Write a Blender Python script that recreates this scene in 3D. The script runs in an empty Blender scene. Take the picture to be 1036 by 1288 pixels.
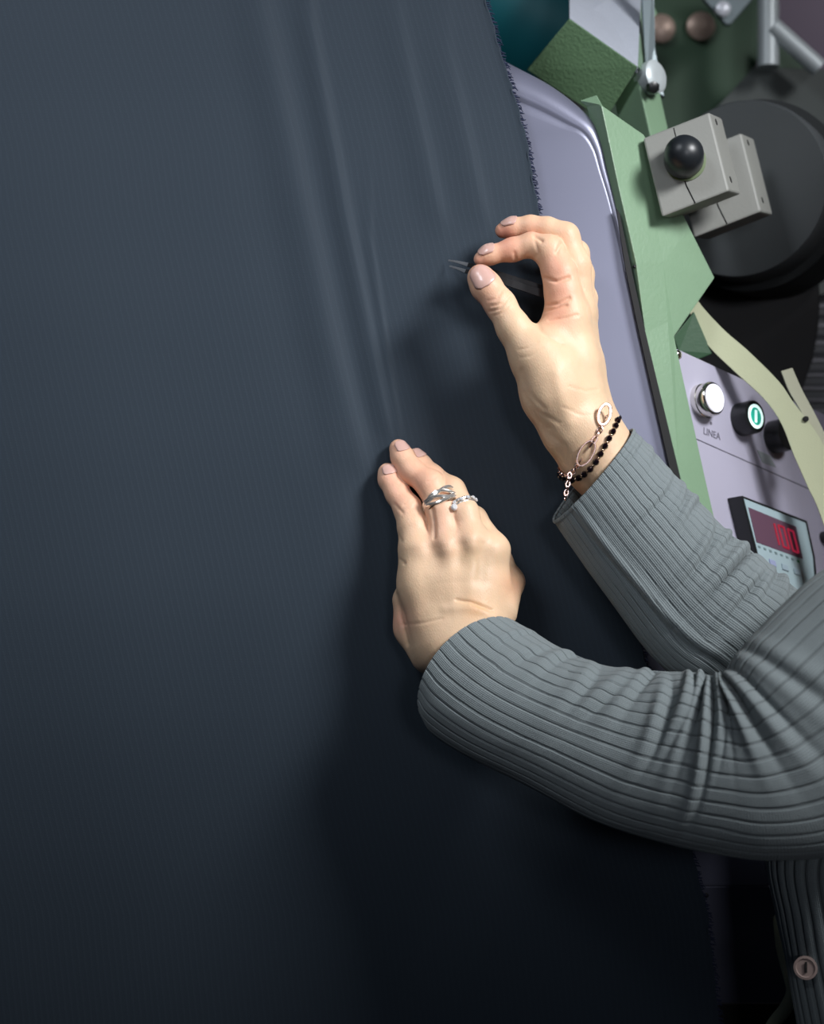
import bpy, math, random
import numpy as np
from mathutils import Vector, Matrix
random.seed(3); np.random.seed(3)
C = bpy.context.scene.collection
SC = bpy.context.scene

# ------------------------------------------------------------------ camera
PITCH, ROLL = math.radians(8), math.radians(15)
FPX = 2000.0
CAM = np.array([0.0, 0.0, 1.48])
R0 = np.array([1., 0, 0]); FW = np.array([0, math.cos(PITCH), -math.sin(PITCH)])
U0 = np.cross(R0, FW)
RT = math.cos(ROLL)*R0 - math.sin(ROLL)*U0
UP = math.sin(ROLL)*R0 + math.cos(ROLL)*U0
cd = bpy.data.cameras.new('camera'); cam = bpy.data.objects.new('camera', cd); C.objects.link(cam)
M = Matrix(((RT[0], UP[0], -FW[0], CAM[0]), (RT[1], UP[1], -FW[1], CAM[1]), (RT[2], UP[2], -FW[2], CAM[2]), (0, 0, 0, 1)))
cam.matrix_world = M
cd.sensor_fit = 'VERTICAL'; cd.sensor_height = 36; cd.lens = FPX/1288*36
cd.dof.use_dof = True; cd.dof.focus_distance = 0.965; cd.dof.aperture_fstop = 4.8
cd.clip_start = 0.02
SC.camera = cam

B3 = np.stack([RT, UP, FW], 0)               # camera frame rows
def W(p): return CAM + np.asarray(p, float) @ B3     # camera frame metres -> world
def P(x, y, h=0.0):                          # photo pixel + height above the cloth -> camera frame metres
    x, y, h = np.asarray(x, float), np.asarray(y, float), np.asarray(h, float)
    d = 1.0 - h*0.0005
    return np.stack(np.broadcast_arrays((x-518)/FPX*d, (644-y)/FPX*d, d), -1)
def rad(r, h): return r/FPX*(1.0-h*0.0005)

# ------------------------------------------------------------------ light
SC.view_settings.view_transform = 'Standard'; SC.view_settings.look = 'None'
SC.view_settings.gamma = 1; SC.view_settings.exposure = 0.0; SC.view_settings.use_curve_mapping = False
wd = bpy.data.worlds.new('world'); SC.world = wd; wd.use_nodes = True
wd.node_tree.nodes['Background'].inputs[0].default_value = (0.55, 0.68, 1.0, 1)
wd.node_tree.nodes['Background'].inputs[1].default_value = 0.018
def area(name, pos, target, sx, sy, power, col):
    l = bpy.data.lights.new(name, 'AREA'); l.shape = 'RECTANGLE'; l.size = sx; l.size_y = sy; l.energy = power; l.color = col
    o = bpy.data.objects.new(name, l); C.objects.link(o)
    a, b = Vector(W(pos)), Vector(W(target)); o.location = a
    o.rotation_euler = (b-a).to_track_quat('-Z', 'Y').to_euler(); return o
KEY = area('ceiling_tube_light', (0.84, 0.74, 0.20), (0.07, 0.10, 0.95), 0.40, 0.30, 2.05, (0.97, 0.98, 1.0)); KEY.data.spread = math.radians(50)
FILL = area('far_ceiling_light', (-0.75, 1.05, 0.1), (-.28, 0.33, 1.0), 0.5, 0.4, 1.0, (0.88, 0.93, 1.0)); FILL.data.spread = math.radians(40)
BACK = area('board_fill_light', (0.50, 0.30, -1.5), (.2, 0.12, 1.0), 0.35, 0.35, .32, (0.90, 0.92, 1.0)); BACK.data.spread = math.radians(36)  # added unseen lamp, brightens the grey board by reflecting in it
REAR = area('wall_fill_light', (1.5, 1.5, 2.2), (1.4, .5, 3.4), 0.6, 0.4, 9, (0.95, 0.90, 1.0))  # added unseen lamp, lifts the otherwise black back wall

# ------------------------------------------------------------------ materials
def lin(c): return tuple(((v/255)/12.92 if v/255 <= .04045 else ((v/255+.055)/1.055)**2.4) for v in c)
def mat(name, col, rough=.5, metal=0.0, bump=0, bscale=200, mott=0.0, mscale=20, spec=.5, emit=None, es=1, coat=0, trans=0):
    m = bpy.data.materials.new(name); m.use_nodes = True; n = m.node_tree.nodes; L = m.node_tree.links
    b = n['Principled BSDF']; c = lin(col)
    b.inputs['Base Color'].default_value = (*c, 1); b.inputs['Roughness'].default_value = rough
    b.inputs['Metallic'].default_value = metal; b.inputs['Specular IOR Level'].default_value = spec
    b.inputs['Coat Weight'].default_value = coat; b.inputs['Transmission Weight'].default_value = trans
    tc = n.new('ShaderNodeTexCoord')
    if emit is not None:
        b.inputs['Emission Color'].default_value = (*lin(emit), 1); b.inputs['Emission Strength'].default_value = es
    if mott:
        t = n.new('ShaderNodeTexNoise'); t.inputs['Scale'].default_value = mscale; t.inputs['Detail'].default_value = 5
        r = n.new('ShaderNodeMapRange'); r.inputs[3].default_value = 1-mott; r.inputs[4].default_value = 1+mott
        x = n.new('ShaderNodeMix'); x.data_type = 'RGBA'; x.blend_type = 'MULTIPLY'; x.inputs[0].default_value = 1
        x.inputs[6].default_value = (*c, 1)
        L.new(tc.outputs['Object'], t.inputs['Vector']); L.new(t.outputs[0], r.inputs[0]); L.new(r.outputs[0], x.inputs[7]); L.new(x.outputs[2], b.inputs['Base Color'])
    if bump:
        t = n.new('ShaderNodeTexNoise'); t.inputs['Scale'].default_value = bscale; t.inputs['Detail'].default_value = 3
        u = n.new('ShaderNodeBump'); u.inputs['Strength'].default_value = bump; u.inputs['Distance'].default_value = .001
        L.new(tc.outputs['Object'], t.inputs['Vector']); L.new(t.outputs[0], u.inputs['Height']); L.new(u.outputs[0], b.inputs['Normal'])
    return m
def nd(m, t, **k):
    n = m.node_tree.nodes.new(t)
    for a, v in k.items(): setattr(n, a, v)
    return n
def math_(m, op, a, b=None, c=None):
    n = nd(m, 'ShaderNodeMath', operation=op)
    for i, v in enumerate((a, b, c)):
        if v is None: continue
        if isinstance(v, (int, float)): n.inputs[i].default_value = v
        else: m.node_tree.links.new(v, n.inputs[i])
    return n.outputs[0]

M_GREEN = mat('green_hammered_paint', (122, 150, 122), .38, 0, .22, 420, .06, 30)
M_DGREEN = mat('dark_green_paint', (52, 84, 58), .5, 0, .15, 300, .1, 12)
M_BEAM = mat('green_beam_paint', (132, 168, 126), .4, 0, .45, 480, .05, 30)
M_BOARD = mat('brushed_grey_steel', (120, 122, 140), .36, .4, .03, 900, .04, 8)
M_BLOCK = mat('grey_cast_paint', (132, 133, 128), .55, 0, .1, 500, .05, 30)
M_BLACK = mat('black_plastic', (20, 22, 23), .35, 0, .03, 400)
M_KNOB = mat('black_ball_plastic', (30, 34, 38), .38)
M_RUBBER = mat('dark_rubber', (60, 64, 66), .6, 0, .1, 200, .15, 15)
M_DARK = mat('black_steel', (9, 9, 10), .6)
M_PANEL = mat('satin_aluminium_panel', (188, 185, 204), .42, .25, .03, 700, .03, 15)
M_CHROME = mat('chrome', (215, 212, 205), .18, 1.0)
M_SILVER = mat('silver', (240, 234, 226), .2, .8)
M_TIP = mat('polished_tip', (150, 150, 152), .3, .4)
M_GUN = mat('dark_blued_steel', (20, 19, 21), .45, .3)
M_TEAL = mat('teal_roller_covering', (18, 84, 92), .35, 0, .05, 100, .1, 12)
M_CREAM = mat('cream_webbing', (180, 184, 152), .7, 0, .1, 900, .05, 40)
M_ZINC = mat('zinc_plate', (120, 132, 136), .45, .4)
M_GPLATE = mat('grey_green_sheet', (78, 84, 82), .6, .1, 0, 100, .12, 14)
M_PALE = mat('pale_grey_tube', (190, 198, 200), .4, .2)
M_WALL = mat('workshop_wall_paint', (124, 116, 126), .9, 0, .1, 60, .1, 3)
M_FLOOR = mat('grey_concrete', (70, 72, 74), .85, 0, .2, 40, .2, 4)
M_DEV = mat('meter_face_plastic', (158, 178, 184), .4)
M_SCREEN = mat('meter_screen', (96, 70, 86), .3)
M_LED = mat('red_led', (120, 10, 20), .4, emit=(200, 50, 85), es=.35)
M_LAMPW = mat('white_lens', (225, 225, 235), .3, emit=(235, 235, 255), es=.55)
M_GRN = mat('green_lit_ring', (20, 120, 100), .4, emit=(40, 190, 165), es=.6)
M_WLIT = mat('white_lit_mark', (230, 255, 250), .4, emit=(225, 255, 250), es=1.0)
M_INK = mat('printed_ink', (95, 92, 105), .6)
M_HOLE = mat('dark_hole', (8, 9, 9), .8)
M_LIME = mat('lime_collar', (96, 112, 74), .5)
M_BEAD = mat('black_faceted_bead', (16, 8, 14), .12, coat=.5)
M_GOLD = mat('pale_gold_spacer', (215, 190, 165), .2, 1)
M_GEM = mat('clear_stone', (232, 232, 234), .12, .3, spec=1)
M_NAIL = mat('natural_nail', (216, 172, 158), .3, coat=.2)
M_NAIL.node_tree.nodes['Principled BSDF'].inputs['Subsurface Weight'].default_value = .1
M_BUTTON = mat('taupe_button', (150, 132, 126), .35)
M_TROUS = mat('dark_trouser_cloth', (30, 32, 40), .9, 0, .2, 300)
M_HAIR = mat('brown_hair', (62, 44, 34), .55, 0, .5, 150)
M_SLAT = mat('dark_grey_slat', (70, 72, 76), .6)
M_EDGE = mat('pale_grey_edge', (135, 135, 142), .5)

def skin_mat():
    m = mat('skin', (222, 180, 146), .46)
    n = m.node_tree.nodes; L = m.node_tree.links; b = n['Principled BSDF']
    b.inputs['Subsurface Weight'].default_value = .12; b.inputs['Subsurface Radius'].default_value = (1, .35, .2)
    b.inputs['Subsurface Scale'].default_value = .004; b.inputs['Specular IOR Level'].default_value = .35
    at = nd(m, 'ShaderNodeAttribute', attribute_name='tint')
    tc = nd(m, 'ShaderNodeTexCoord')
    ns = nd(m, 'ShaderNodeTexNoise'); ns.inputs['Scale'].default_value = 90; ns.inputs['Detail'].default_value = 4
    L.new(tc.outputs['Object'], ns.inputs['Vector'])
    mr = nd(m, 'ShaderNodeMapRange'); mr.inputs[3].default_value = .9; mr.inputs[4].default_value = 1.08
    L.new(ns.outputs[0], mr.inputs[0])
    x = nd(m, 'ShaderNodeMix', data_type='RGBA', blend_type='MULTIPLY'); x.inputs[0].default_value = 1
    L.new(at.outputs['Color'], x.inputs[6]); L.new(mr.outputs[0], x.inputs[7]); L.new(x.outputs[2], b.inputs['Base Color'])
    v = nd(m, 'ShaderNodeTexVoronoi', feature='DISTANCE_TO_EDGE'); v.inputs['Scale'].default_value = 800
    mp = nd(m, 'ShaderNodeMapping'); mp.inputs['Scale'].default_value = (1, .5, .6); mp.inputs['Rotation'].default_value = (0, .6, .3)
    L.new(tc.outputs['Object'], mp.inputs[0]); L.new(mp.outputs[0], v.inputs['Vector'])
    u = nd(m, 'ShaderNodeBump'); u.inputs['Strength'].default_value = .28; u.inputs['Distance'].default_value = .0005
    n2 = nd(m, 'ShaderNodeTexNoise'); n2.inputs['Scale'].default_value = 260; L.new(mp.outputs[0], n2.inputs['Vector'])
    s = math_(m, 'ADD', v.outputs[0], n2.outputs[0])
    L.new(s, u.inputs['Height']); L.new(u.outputs[0], b.inputs['Normal'])
    return m
M_SKIN = skin_mat()

def knit_mat():                 # uv: x = metres round the sleeve, y = metres along it
    m = mat('grey_rib_knit', (122, 134, 136), .95)
    n = m.node_tree.nodes; L = m.node_tree.links; b = n['Principled BSDF']; b.inputs['Specular IOR Level'].default_value = .1
    b.inputs['Sheen Weight'].default_value = .12
    uv = nd(m, 'ShaderNodeUVMap'); sp = nd(m, 'ShaderNodeSeparateXYZ'); L.new(uv.outputs[0], sp.inputs[0])
    gr = nd(m, 'ShaderNodeAttribute', attribute_name='groove')
    wx = math_(m, 'SINE', math_(m, 'MULTIPLY', sp.outputs[0], 2*math.pi/.00135))
    wy = math_(m, 'SINE', math_(m, 'MULTIPLY', sp.outputs[1], 2*math.pi/.0011))
    st = math_(m, 'ADD', math_(m, 'MULTIPLY', wx, .6), math_(m, 'MULTIPLY', wy, .25))
    tc = nd(m, 'ShaderNodeTexCoord'); ns = nd(m, 'ShaderNodeTexNoise'); ns.inputs['Scale'].default_value = 1400; ns.inputs['Detail'].default_value = 2
    L.new(tc.outputs['Object'], ns.inputs['Vector'])
    ht = math_(m, 'ADD', st, math_(m, 'MULTIPLY', ns.outputs[0], 1.2))
    val = math_(m, 'ADD', math_(m, 'MULTIPLY', ht, .14), .84)
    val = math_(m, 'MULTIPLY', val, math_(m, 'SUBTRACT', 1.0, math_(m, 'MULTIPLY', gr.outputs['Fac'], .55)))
    x = nd(m, 'ShaderNodeMix', data_type='RGBA', blend_type='MULTIPLY'); x.inputs[0].default_value = 1
    x.inputs[6].default_value = (*lin((129, 138, 140)), 1)
    L.new(val, x.inputs[7]); L.new(x.outputs[2], b.inputs['Base Color'])
    u = nd(m, 'ShaderNodeBump'); u.inputs['Strength'].default_value = .5; u.inputs['Distance'].default_value = .0004
    L.new(ht, u.inputs['Height']); L.new(u.outputs[0], b.inputs['Normal'])
    return m
M_KNIT = knit_mat()

def cloth_mat():                # uv: x = metres from the selvedge, y = metres along the cloth
    m = mat('navy_wool_cloth', (60, 70, 88), .72)
    n = m.node_tree.nodes; L = m.node_tree.links; b = n['Principled BSDF']; b.inputs['Specular IOR Level'].default_value = .22
    b.inputs['Sheen Weight'].default_value = .12; b.inputs['Sheen Roughness'].default_value = .4
    b.inputs['Sheen Tint'].default_value = (.6, .75, 1, 1)
    uv = nd(m, 'ShaderNodeUVMap'); sp = nd(m, 'ShaderNodeSeparateXYZ'); L.new(uv.outputs[0], sp.inputs[0])
    mp = nd(m, 'ShaderNodeMapping'); mp.inputs['Scale'].default_value = (1800, 350, 1); L.new(uv.outputs[0], mp.inputs[0])
    ns = nd(m, 'ShaderNodeTexNoise'); ns.inputs['Scale'].default_value = 1; ns.inputs['Detail'].default_value = 2; L.new(mp.outputs[0], ns.inputs['Vector'])
    rib = math_(m, 'SINE', math_(m, 'MULTIPLY', sp.outputs[0], 2*math.pi/.0039))
    rib = math_(m, 'POWER', math_(m, 'MULTIPLY', math_(m, 'ADD', rib, 1.0), .5), 3.0)
    dash = math_(m, 'SINE', math_(m, 'MULTIPLY', sp.outputs[1], 2*math.pi/.0016))
    dash2 = math_(m, 'SINE', math_(m, 'ADD', math_(m, 'MULTIPLY', sp.outputs[1], 2*math.pi/.0011), math_(m, 'MULTIPLY', sp.outputs[0], 2*math.pi/.0013)))
    wv = math_(m, 'ADD', math_(m, 'MULTIPLY', rib, math_(m, 'ADD', math_(m, 'MULTIPLY', dash, .4), .7)), math_(m, 'MULTIPLY', dash2, .22))
    ht = math_(m, 'ADD', wv, math_(m, 'MULTIPLY', ns.outputs[0], 1.0))
    val = math_(m, 'ADD', math_(m, 'MULTIPLY', ht, .10), .87)
    x = nd(m, 'ShaderNodeMix', data_type='RGBA', blend_type='MULTIPLY'); x.inputs[0].default_value = 1
    x.inputs[6].default_value = (*lin((50, 60, 70)), 1)
    L.new(val, x.inputs[7]); L.new(x.outputs[2], b.inputs['Base Color'])
    u = nd(m, 'ShaderNodeBump'); u.inputs['Strength'].default_value = .16; u.inputs['Distance'].default_value = .0003
    L.new(ht, u.inputs['Height']); L.new(u.outputs[0], b.inputs['Normal'])
    return m
M_CLOTH = cloth_mat()

# ------------------------------------------------------------------ object helpers
ORG = {}
def link(name, me, origin, parent=None, smooth=False, mt=None):
    o = bpy.data.objects.new(name, me); C.objects.link(o)
    base = ORG[parent.name] if parent else np.zeros(3)
    o.location = origin-base; ORG[o.name] = np.array(origin)
    if parent: o.parent = parent
    if mt: me.materials.append(mt)
    if smooth: me.polygons.foreach_set('use_smooth', [True]*len(me.polygons))
    return o
def mesh(name, vc, faces, mt, parent=None, smooth=False, world=False, bev=0, solid=0, origin=None, auto=None):
    v = np.asarray(vc, float); v = v if world else W(v)
    og = v.mean(0) if origin is None else np.asarray(origin)
    me = bpy.data.meshes.new(name); me.from_pydata((v-og).tolist(), [], [list(map(int, f)) for f in faces]); me.update()
    import bmesh
    if len(faces) < 20000:
        bm = bmesh.new(); bm.from_mesh(me); bmesh.ops.recalc_face_normals(bm, faces=bm.faces); bm.to_mesh(me); bm.free()
    o = link(name, me, og, parent, smooth, mt)
    if solid:
        s = o.modifiers.new('s', 'SOLIDIFY'); s.thickness = solid; s.offset = 0
    if bev:
        b = o.modifiers.new('b', 'BEVEL'); b.width = bev; b.segments = 2; b.limit_method = 'ANGLE'; b.angle_limit = .6
    return o
def empty(name, pos_c, label=None, cat=None, group=None, world=False):
    o = bpy.data.objects.new(name, None); C.objects.link(o); o.empty_display_size = .02
    p = np.asarray(pos_c) if world else W(pos_c)
    o.location = p; ORG[o.name] = p
    return tag(o, label, cat, group)
def tag(o, label=None, cat=None, group=None, kind=None):
    if label: o['label'] = label
    if cat: o['category'] = cat
    if group: o['group'] = group
    if kind: o['kind'] = kind
    return o
def lab(o, l): o['label'] = l; return o

def prism(name, pts, back, mt, parent, bev=.0008, **k):      # pts: front outline (camera-frame 3D), back: 3D vector
    f = np.array(pts); n = len(f); v = np.vstack([f, f+np.asarray(back)])
    fs = [list(range(n)), list(range(2*n-1, n-1, -1))]+[[i, (i+1) % n, n+(i+1) % n, n+i] for i in range(n)]
    return mesh(name, v, fs, mt, parent, bev=bev, **k)
def box(name, o, a, b, c, mt, parent, **k):                  # corner + three edge vectors
    o, a, b, c = map(np.asarray, (o, a, b, c))
    return prism(name, [o, o+a, o+a+b, o+b], c, mt, parent, **k)
def frame_of(ax):
    ax = ax/np.linalg.norm(ax); t = np.array([0, 0, 1.]) if abs(ax[2]) < .9 else np.array([1., 0, 0])
    a = np.cross(ax, t); a /= np.linalg.norm(a); return ax, a, np.cross(ax, a)
def lathe(c, ax, prof, n=32):                                # prof: (distance along axis, radius)
    ax, a, b = frame_of(np.asarray(ax, float)); c = np.asarray(c)
    th = np.linspace(0, 2*math.pi, n, endpoint=False); ring = np.outer(np.cos(th), a)+np.outer(np.sin(th), b)
    v = np.vstack([c+ax*d+ring*max(r, 1e-5) for d, r in prof]); m = len(prof)
    fs = [[i*n+j, i*n+(j+1) % n, (i+1)*n+(j+1) % n, (i+1)*n+j] for i in range(m-1) for j in range(n)]
    fs += [list(range(n))[::-1], list(range((m-1)*n, m*n))]
    return v, fs
def smooth_edge(o, a=40):
    o.data.polygons.foreach_set('use_smooth', [True]*len(o.data.polygons))
    o.data.update()
    try: o.data.set_sharp_from_angle(angle=math.radians(a))
    except Exception: pass
    return o
def turned(name, c, ax, prof, mt, parent=None, n=32, **k):
    v, f = lathe(c, ax, prof, n); return smooth_edge(mesh(name, v, f, mt, parent, **k))
def tubegeo(pts, r, n=10, closed=False, flat=1.0):
    p = np.asarray(pts, float); m = len(p)
    r = np.full(m, r) if np.isscalar(r) else np.asarray(r)
    t = (np.roll(p, -1, 0)-np.roll(p, 1, 0)) if closed else np.gradient(p, axis=0)
    t /= np.linalg.norm(t, axis=1)[:, None]+1e-12
    a = np.cross(t[0], [0, 0, 1.]);
    if np.linalg.norm(a) < .1: a = np.cross(t[0], [0, 1., 0])
    v = []
    for i in range(m):
        a = a-t[i]*np.dot(a, t[i]); a /= np.linalg.norm(a); b = np.cross(t[i], a)
        for j in range(n):
            q = 2*math.pi*j/n; v.append(p[i]+r[i]*(math.cos(q)*a+flat*math.sin(q)*b))
    rng = m if closed else m-1
    fs = [[i*n+j, i*n+(j+1) % n, ((i+1) % m)*n+(j+1) % n, ((i+1) % m)*n+j] for i in range(rng) for j in range(n)]
    if not closed: fs += [list(range(n))[::-1], list(range((m-1)*n, m*n))]
    return np.array(v), fs
def merge(gs):
    v, f, k = [], [], 0
    for a, b in gs: v.append(a); f += [[i+k for i in q] for q in b]; k += len(a)
    return np.vstack(v), f
def catmull(pts, n):
    p = np.asarray(pts, float); m = len(p); q = np.vstack([2*p[0]-p[1], p, 2*p[-1]-p[-2]])
    t = np.linspace(0, m-1-1e-9, n); i = t.astype(int); u = (t-i)[:, None]
    a, b, c, d = q[i], q[i+1], q[i+2], q[i+3]
    return .5*((2*b)+(-a+c)*u+(2*a-5*b+4*c-d)*u**2+(-a+3*b-3*c+d)*u**3)

# ------------------------------------------------------------------ room shell
UPW = B3 @ np.array([0, 0, 1.])              # world up in the camera frame
def wbox(name, x0, x1, y0, y1, z0, z1, mt, parent=None):
    v = [(x, y, z) for x in (x0, x1) for y in (y0, y1) for z in (z0, z1)]
    return mesh(name, v, [(0, 1, 3, 2), (4, 6, 7, 5), (0, 4, 5, 1), (2, 3, 7, 6), (0, 2, 6, 4), (1, 5, 7, 3)], mt, parent, world=True)
tag(wbox('floor', -3, 3, -2, 3.2, -.1, 0, M_FLOOR), kind='structure')
tag(wbox('wall_back', -3, 3, 3.2, 3.3, 0, 3.2, M_WALL), kind='structure')
tag(wbox('wall_right', 3, 3.1, -2, 3.3, 0, 3.2, M_WALL), kind='structure')

# ------------------------------------------------------------------ signed-distance modelling
def surface_nets(F, org, h):
    nx, ny, nz = F.shape; s = F < 0
    corners = [(i, j, k) for i in (0, 1) for j in (0, 1) for k in (0, 1)]
    cnt = sum(s[i:nx-1+i, j:ny-1+j, k:nz-1+k].astype(np.int8) for i, j, k in corners)
    act = (cnt > 0) & (cnt < 8); idx = -np.ones(act.shape, np.int64); cells = np.argwhere(act); idx[act] = np.arange(len(cells))
    acc = np.zeros((len(cells), 3)); num = np.zeros(len(cells)); ci, cj, ck = cells.T
    for a in corners:
        for ax in range(3):
            if a[ax]: continue
            b = list(a); b[ax] = 1
            fa = F[ci+a[0], cj+a[1], ck+a[2]]; fb = F[ci+b[0], cj+b[1], ck+b[2]]
            x = (fa < 0) != (fb < 0); t = np.where(x, fa/np.where(x, fa-fb, 1), 0)
            p = np.array(a, float)[None] + 0*acc; p[:, ax] += t
            acc += np.where(x[:, None], p, 0); num += x
    v = org+(cells+acc/num[:, None])*h
    faces = []
    for ax in range(3):
        o = [1, 1, 1]; o[ax] = 0; u, w = [(1, 2), (2, 0), (0, 1)][ax]
        sl = [slice(1, -1)]*3; sl[ax] = slice(0, F.shape[ax]-1)
        sh = list(sl); sh[ax] = slice(1, F.shape[ax])
        A = s[tuple(sl)]; Bq = s[tuple(sh)]; e = np.argwhere(A != Bq); st = np.array([1, 1, 1]); st[ax] = 0; e = e+st
        inside = s[tuple(e.T)]
        q = []
        for du, dw in ((0, 0), (1, 0), (1, 1), (0, 1)):
            c = e.copy(); c[:, u] -= du; c[:, w] -= dw; q.append(idx[tuple(c.T)])
        q = np.stack(q, 1); q = np.where(inside[:, None], q, q[:, ::-1]); faces.append(q)
    f = np.vstack(faces); f = f[(f >= 0).all(1)]
    return v, f
def smin(a, b, k):
    hh = np.clip(.5+.5*(b-a)/k, 0, 1); return b+(a-b)*hh-k*hh*(1-hh)
def cap(X, a, b):
    (pa, ra), (pb, rb) = a, b; d = pb-pa
    t = np.clip(((X-pa) @ d)/(d @ d), 0, 1)[..., None]
    q = X-(pa+t*d); return np.sqrt((q*q).sum(-1))-(ra+(rb-ra)*t[..., 0])
def J(j): x, y, h, r = j; return (P(x, y, h), rad(r, h))
class Hand:
    def __init__(s, palm, fingers, kp=12, kf=7, kj=7):
        s.palm, s.fingers, s.kp, s.kf, s.kj = palm, fingers, kp/2000, kf/2000, kj/2000
    def __call__(s, X):
        d = None
        for ch in s.palm:
            for a, b in zip(ch[:-1], ch[1:]):
                e = cap(X, J(a), J(b)); d = e if d is None else smin(d, e, s.kp)
        base = d; out = d
        for ch in s.fingers:
            f = None
            for a, b in zip(ch[:-1], ch[1:]):
                e = cap(X, J(a), J(b)); f = e if f is None else smin(f, e, s.kj)
            out = smin(out, smin(base, f, s.kf), .0006)
        return out
    def front(s, x, y, h1=200, h0=-10):                      # height of the surface seen at a pixel
        hs = np.linspace(h1, h0, 420); d = s(P(np.full(420, x), np.full(420, y), hs))
        k = np.argmax(d < 0); return hs[k] if (d < 0).any() else None
def px_of(v):
    return np.stack([v[:, 0]/v[:, 2]*FPX+518, 644-v[:, 1]/v[:, 2]*FPX, (1-v[:, 2])*2000], 1)
def build_hand(H, lo, hi, res=.0008, strokes=(), tints=()):
    a = np.minimum(P(lo[0], hi[1], hi[2]), P(lo[0], hi[1], lo[2])); b = np.maximum(P(hi[0], lo[1], lo[2]), P(hi[0], lo[1], hi[2]))
    n = np.ceil((b-a)/res).astype(int)
    g = [a[i]+np.arange(n[i])*res for i in range(3)]
    F = np.empty(n, np.float32)
    for i0 in range(0, n[0], 16):
        X = np.stack(np.meshgrid(g[0][i0:i0+16], g[1], g[2], indexing='ij'), -1); F[i0:i0+16] = H(X)
    v, f = surface_nets(F, a, res)
    def grad(v, e=.0004):
        G = np.stack([H(v+np.eye(3)[i]*e)-H(v-np.eye(3)[i]*e) for i in range(3)], 1)
        return G/(np.linalg.norm(G, axis=1)[:, None]+1e-9)
    N = grad(v)
    for _ in range(2): v = v-N*H(v)[:, None]; 
    N = grad(v, .0012)
    q = px_of(v)
    for pl, w, dep in strokes:                              # creases (dep>0) and raised tendons (dep<0) on the camera side
        dm = np.full(len(v), 1e9)
        pl = np.array(pl, float)
        for s0, s1 in zip(pl[:-1], pl[1:]):
            d = s1[:2]-s0[:2]; t = np.clip(((q[:, :2]-s0[:2]) @ d)/(d @ d), 0, 1)
            dist = np.linalg.norm(q[:, :2]-(s0[:2]+t[:, None]*d), axis=1); dm = np.minimum(dm, dist)
        fac = np.exp(-(dm/w)**2)*np.clip(-N[:, 2]*1.6, 0, 1)
        if len(pl[0]) > 2: fac = fac*(np.abs(q[:, 2]-pl[0][2]) < pl[0][3])
        v = v-N*(fac*dep/2000)[:, None]
    base = np.tile(np.array(lin((224, 191, 158))), (len(v), 1))
    for (x, y, r, col, am) in tints:
        w = np.exp(-(((q[:, 0]-x)**2+(q[:, 1]-y)**2)/r**2))[:, None]*am
        base = base*(1-w)+np.array(lin(col))*w
    return v, f, base

# ---- right hand (upper): pinches the tweezers
RH = Hand(
    palm=[[(712, 398, 82, 26), (722, 455, 84, 27), (733, 530, 92, 34)],
          [(722, 392, 58, 24), (728, 460, 60, 25), (740, 535, 64, 34)],
          [(730, 392, 38, 18), (734, 460, 44, 20), (742, 530, 56, 28)],
          [(697, 497, 98, 38), (690, 470, 100, 36), (676, 448, 100, 32)],
          [(697, 497, 98, 38), (718, 540, 92, 34), (738, 560, 84, 40)],
          [(736, 545, 88, 40), (752, 575, 84, 41), (830, 680, 96, 40)],
          [(740, 545, 66, 38), (754, 575, 66, 40), (830, 680, 84, 40)],
          [(676, 448, 98, 27), (708, 408, 84, 22)]],
    fingers=[[(604, 349, 84, 16.5), (611, 360, 86, 18.5), (629, 383, 92, 18.5), (646, 413, 98, 20.5), (672, 450, 100, 30)],
             [(604, 326, 62, 8.5), (615, 321, 62, 11.5), (645, 314, 64, 14), (668, 308, 68, 14.5), (690, 315, 74, 18.5), (704, 345, 80, 21), (708, 368, 82, 22.5), (714, 400, 82, 26)],
             [(632, 290, 44, 9.5), (645, 287, 46, 12), (667, 285, 50, 13), (688, 288, 54, 14), (710, 298, 56, 17.5), (722, 335, 58, 20), (724, 392, 56, 24)],
             [(706, 352, 20, 10), (712, 335, 22, 11.5), (721, 316, 30, 13), (726, 318, 34, 13.5), (731, 345, 38, 15), (733, 392, 38, 17)],
             [(712, 372, 14, 9), (722, 358, 16, 10), (732, 352, 22, 11), (737, 375, 26, 13), (738, 398, 34, 13)]],
    kp=16, kf=10, kj=8)
RS = [([(672, 297), (681, 303)], 2.2, 2.0),
      ([(647, 318), (649, 331)], 2.0, 1.6), ([(672, 302), (677, 318), (672, 325)], 2.2, .8),
      ([(684, 350), (700, 354), (716, 349)], 2.0, 3.0), ([(686, 384), (702, 382), (716, 375)], 2.0, 2.8),
      ([(668, 398), (688, 390), (712, 384)], 2.0, 2.6), ([(690, 403), (712, 400), (726, 396)], 1.8, 1.2),
      ([(615, 392), (628, 389), (641, 372)], 1.5, 1.5), ([(618, 385), (630, 382), (640, 366)], 1.3, 1.3), ([(621, 397), (632, 393), (644, 378)], 1.3, 1.0),
      ([(613, 378), (624, 376), (633, 363)], 1.3, .8),
      ([(655, 466), (662, 492), (684, 514)], 3.2, .8), ([(658, 494), (672, 516), (702, 532)], 3.0, .7), ([(670, 520), (686, 545), (708, 560)], 3.2, .8), ([(664, 508), (676, 530), (690, 540)], 1.8, .45), ([(652, 480), (660, 500), (668, 508)], 1.8, .4),
      ([(668, 400), (682, 418), (706, 432)], 3.0, 1.5), ([(700, 470), (706, 500), (716, 530)], 9, -1.8), ([(690, 540), (706, 566), (716, 590)], 6, 1.5),
      ([(716, 486), (736, 492), (752, 490)], 2, .5), ([(708, 512), (730, 522), (752, 522)], 2, .5), ([(652, 440), (664, 438), (676, 430)], 1.6, .5),
      ([(654, 450), (668, 448), (682, 438)], 1.6, .5), ([(700, 318), (706, 306)], 2.4, 2.0)]
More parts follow.
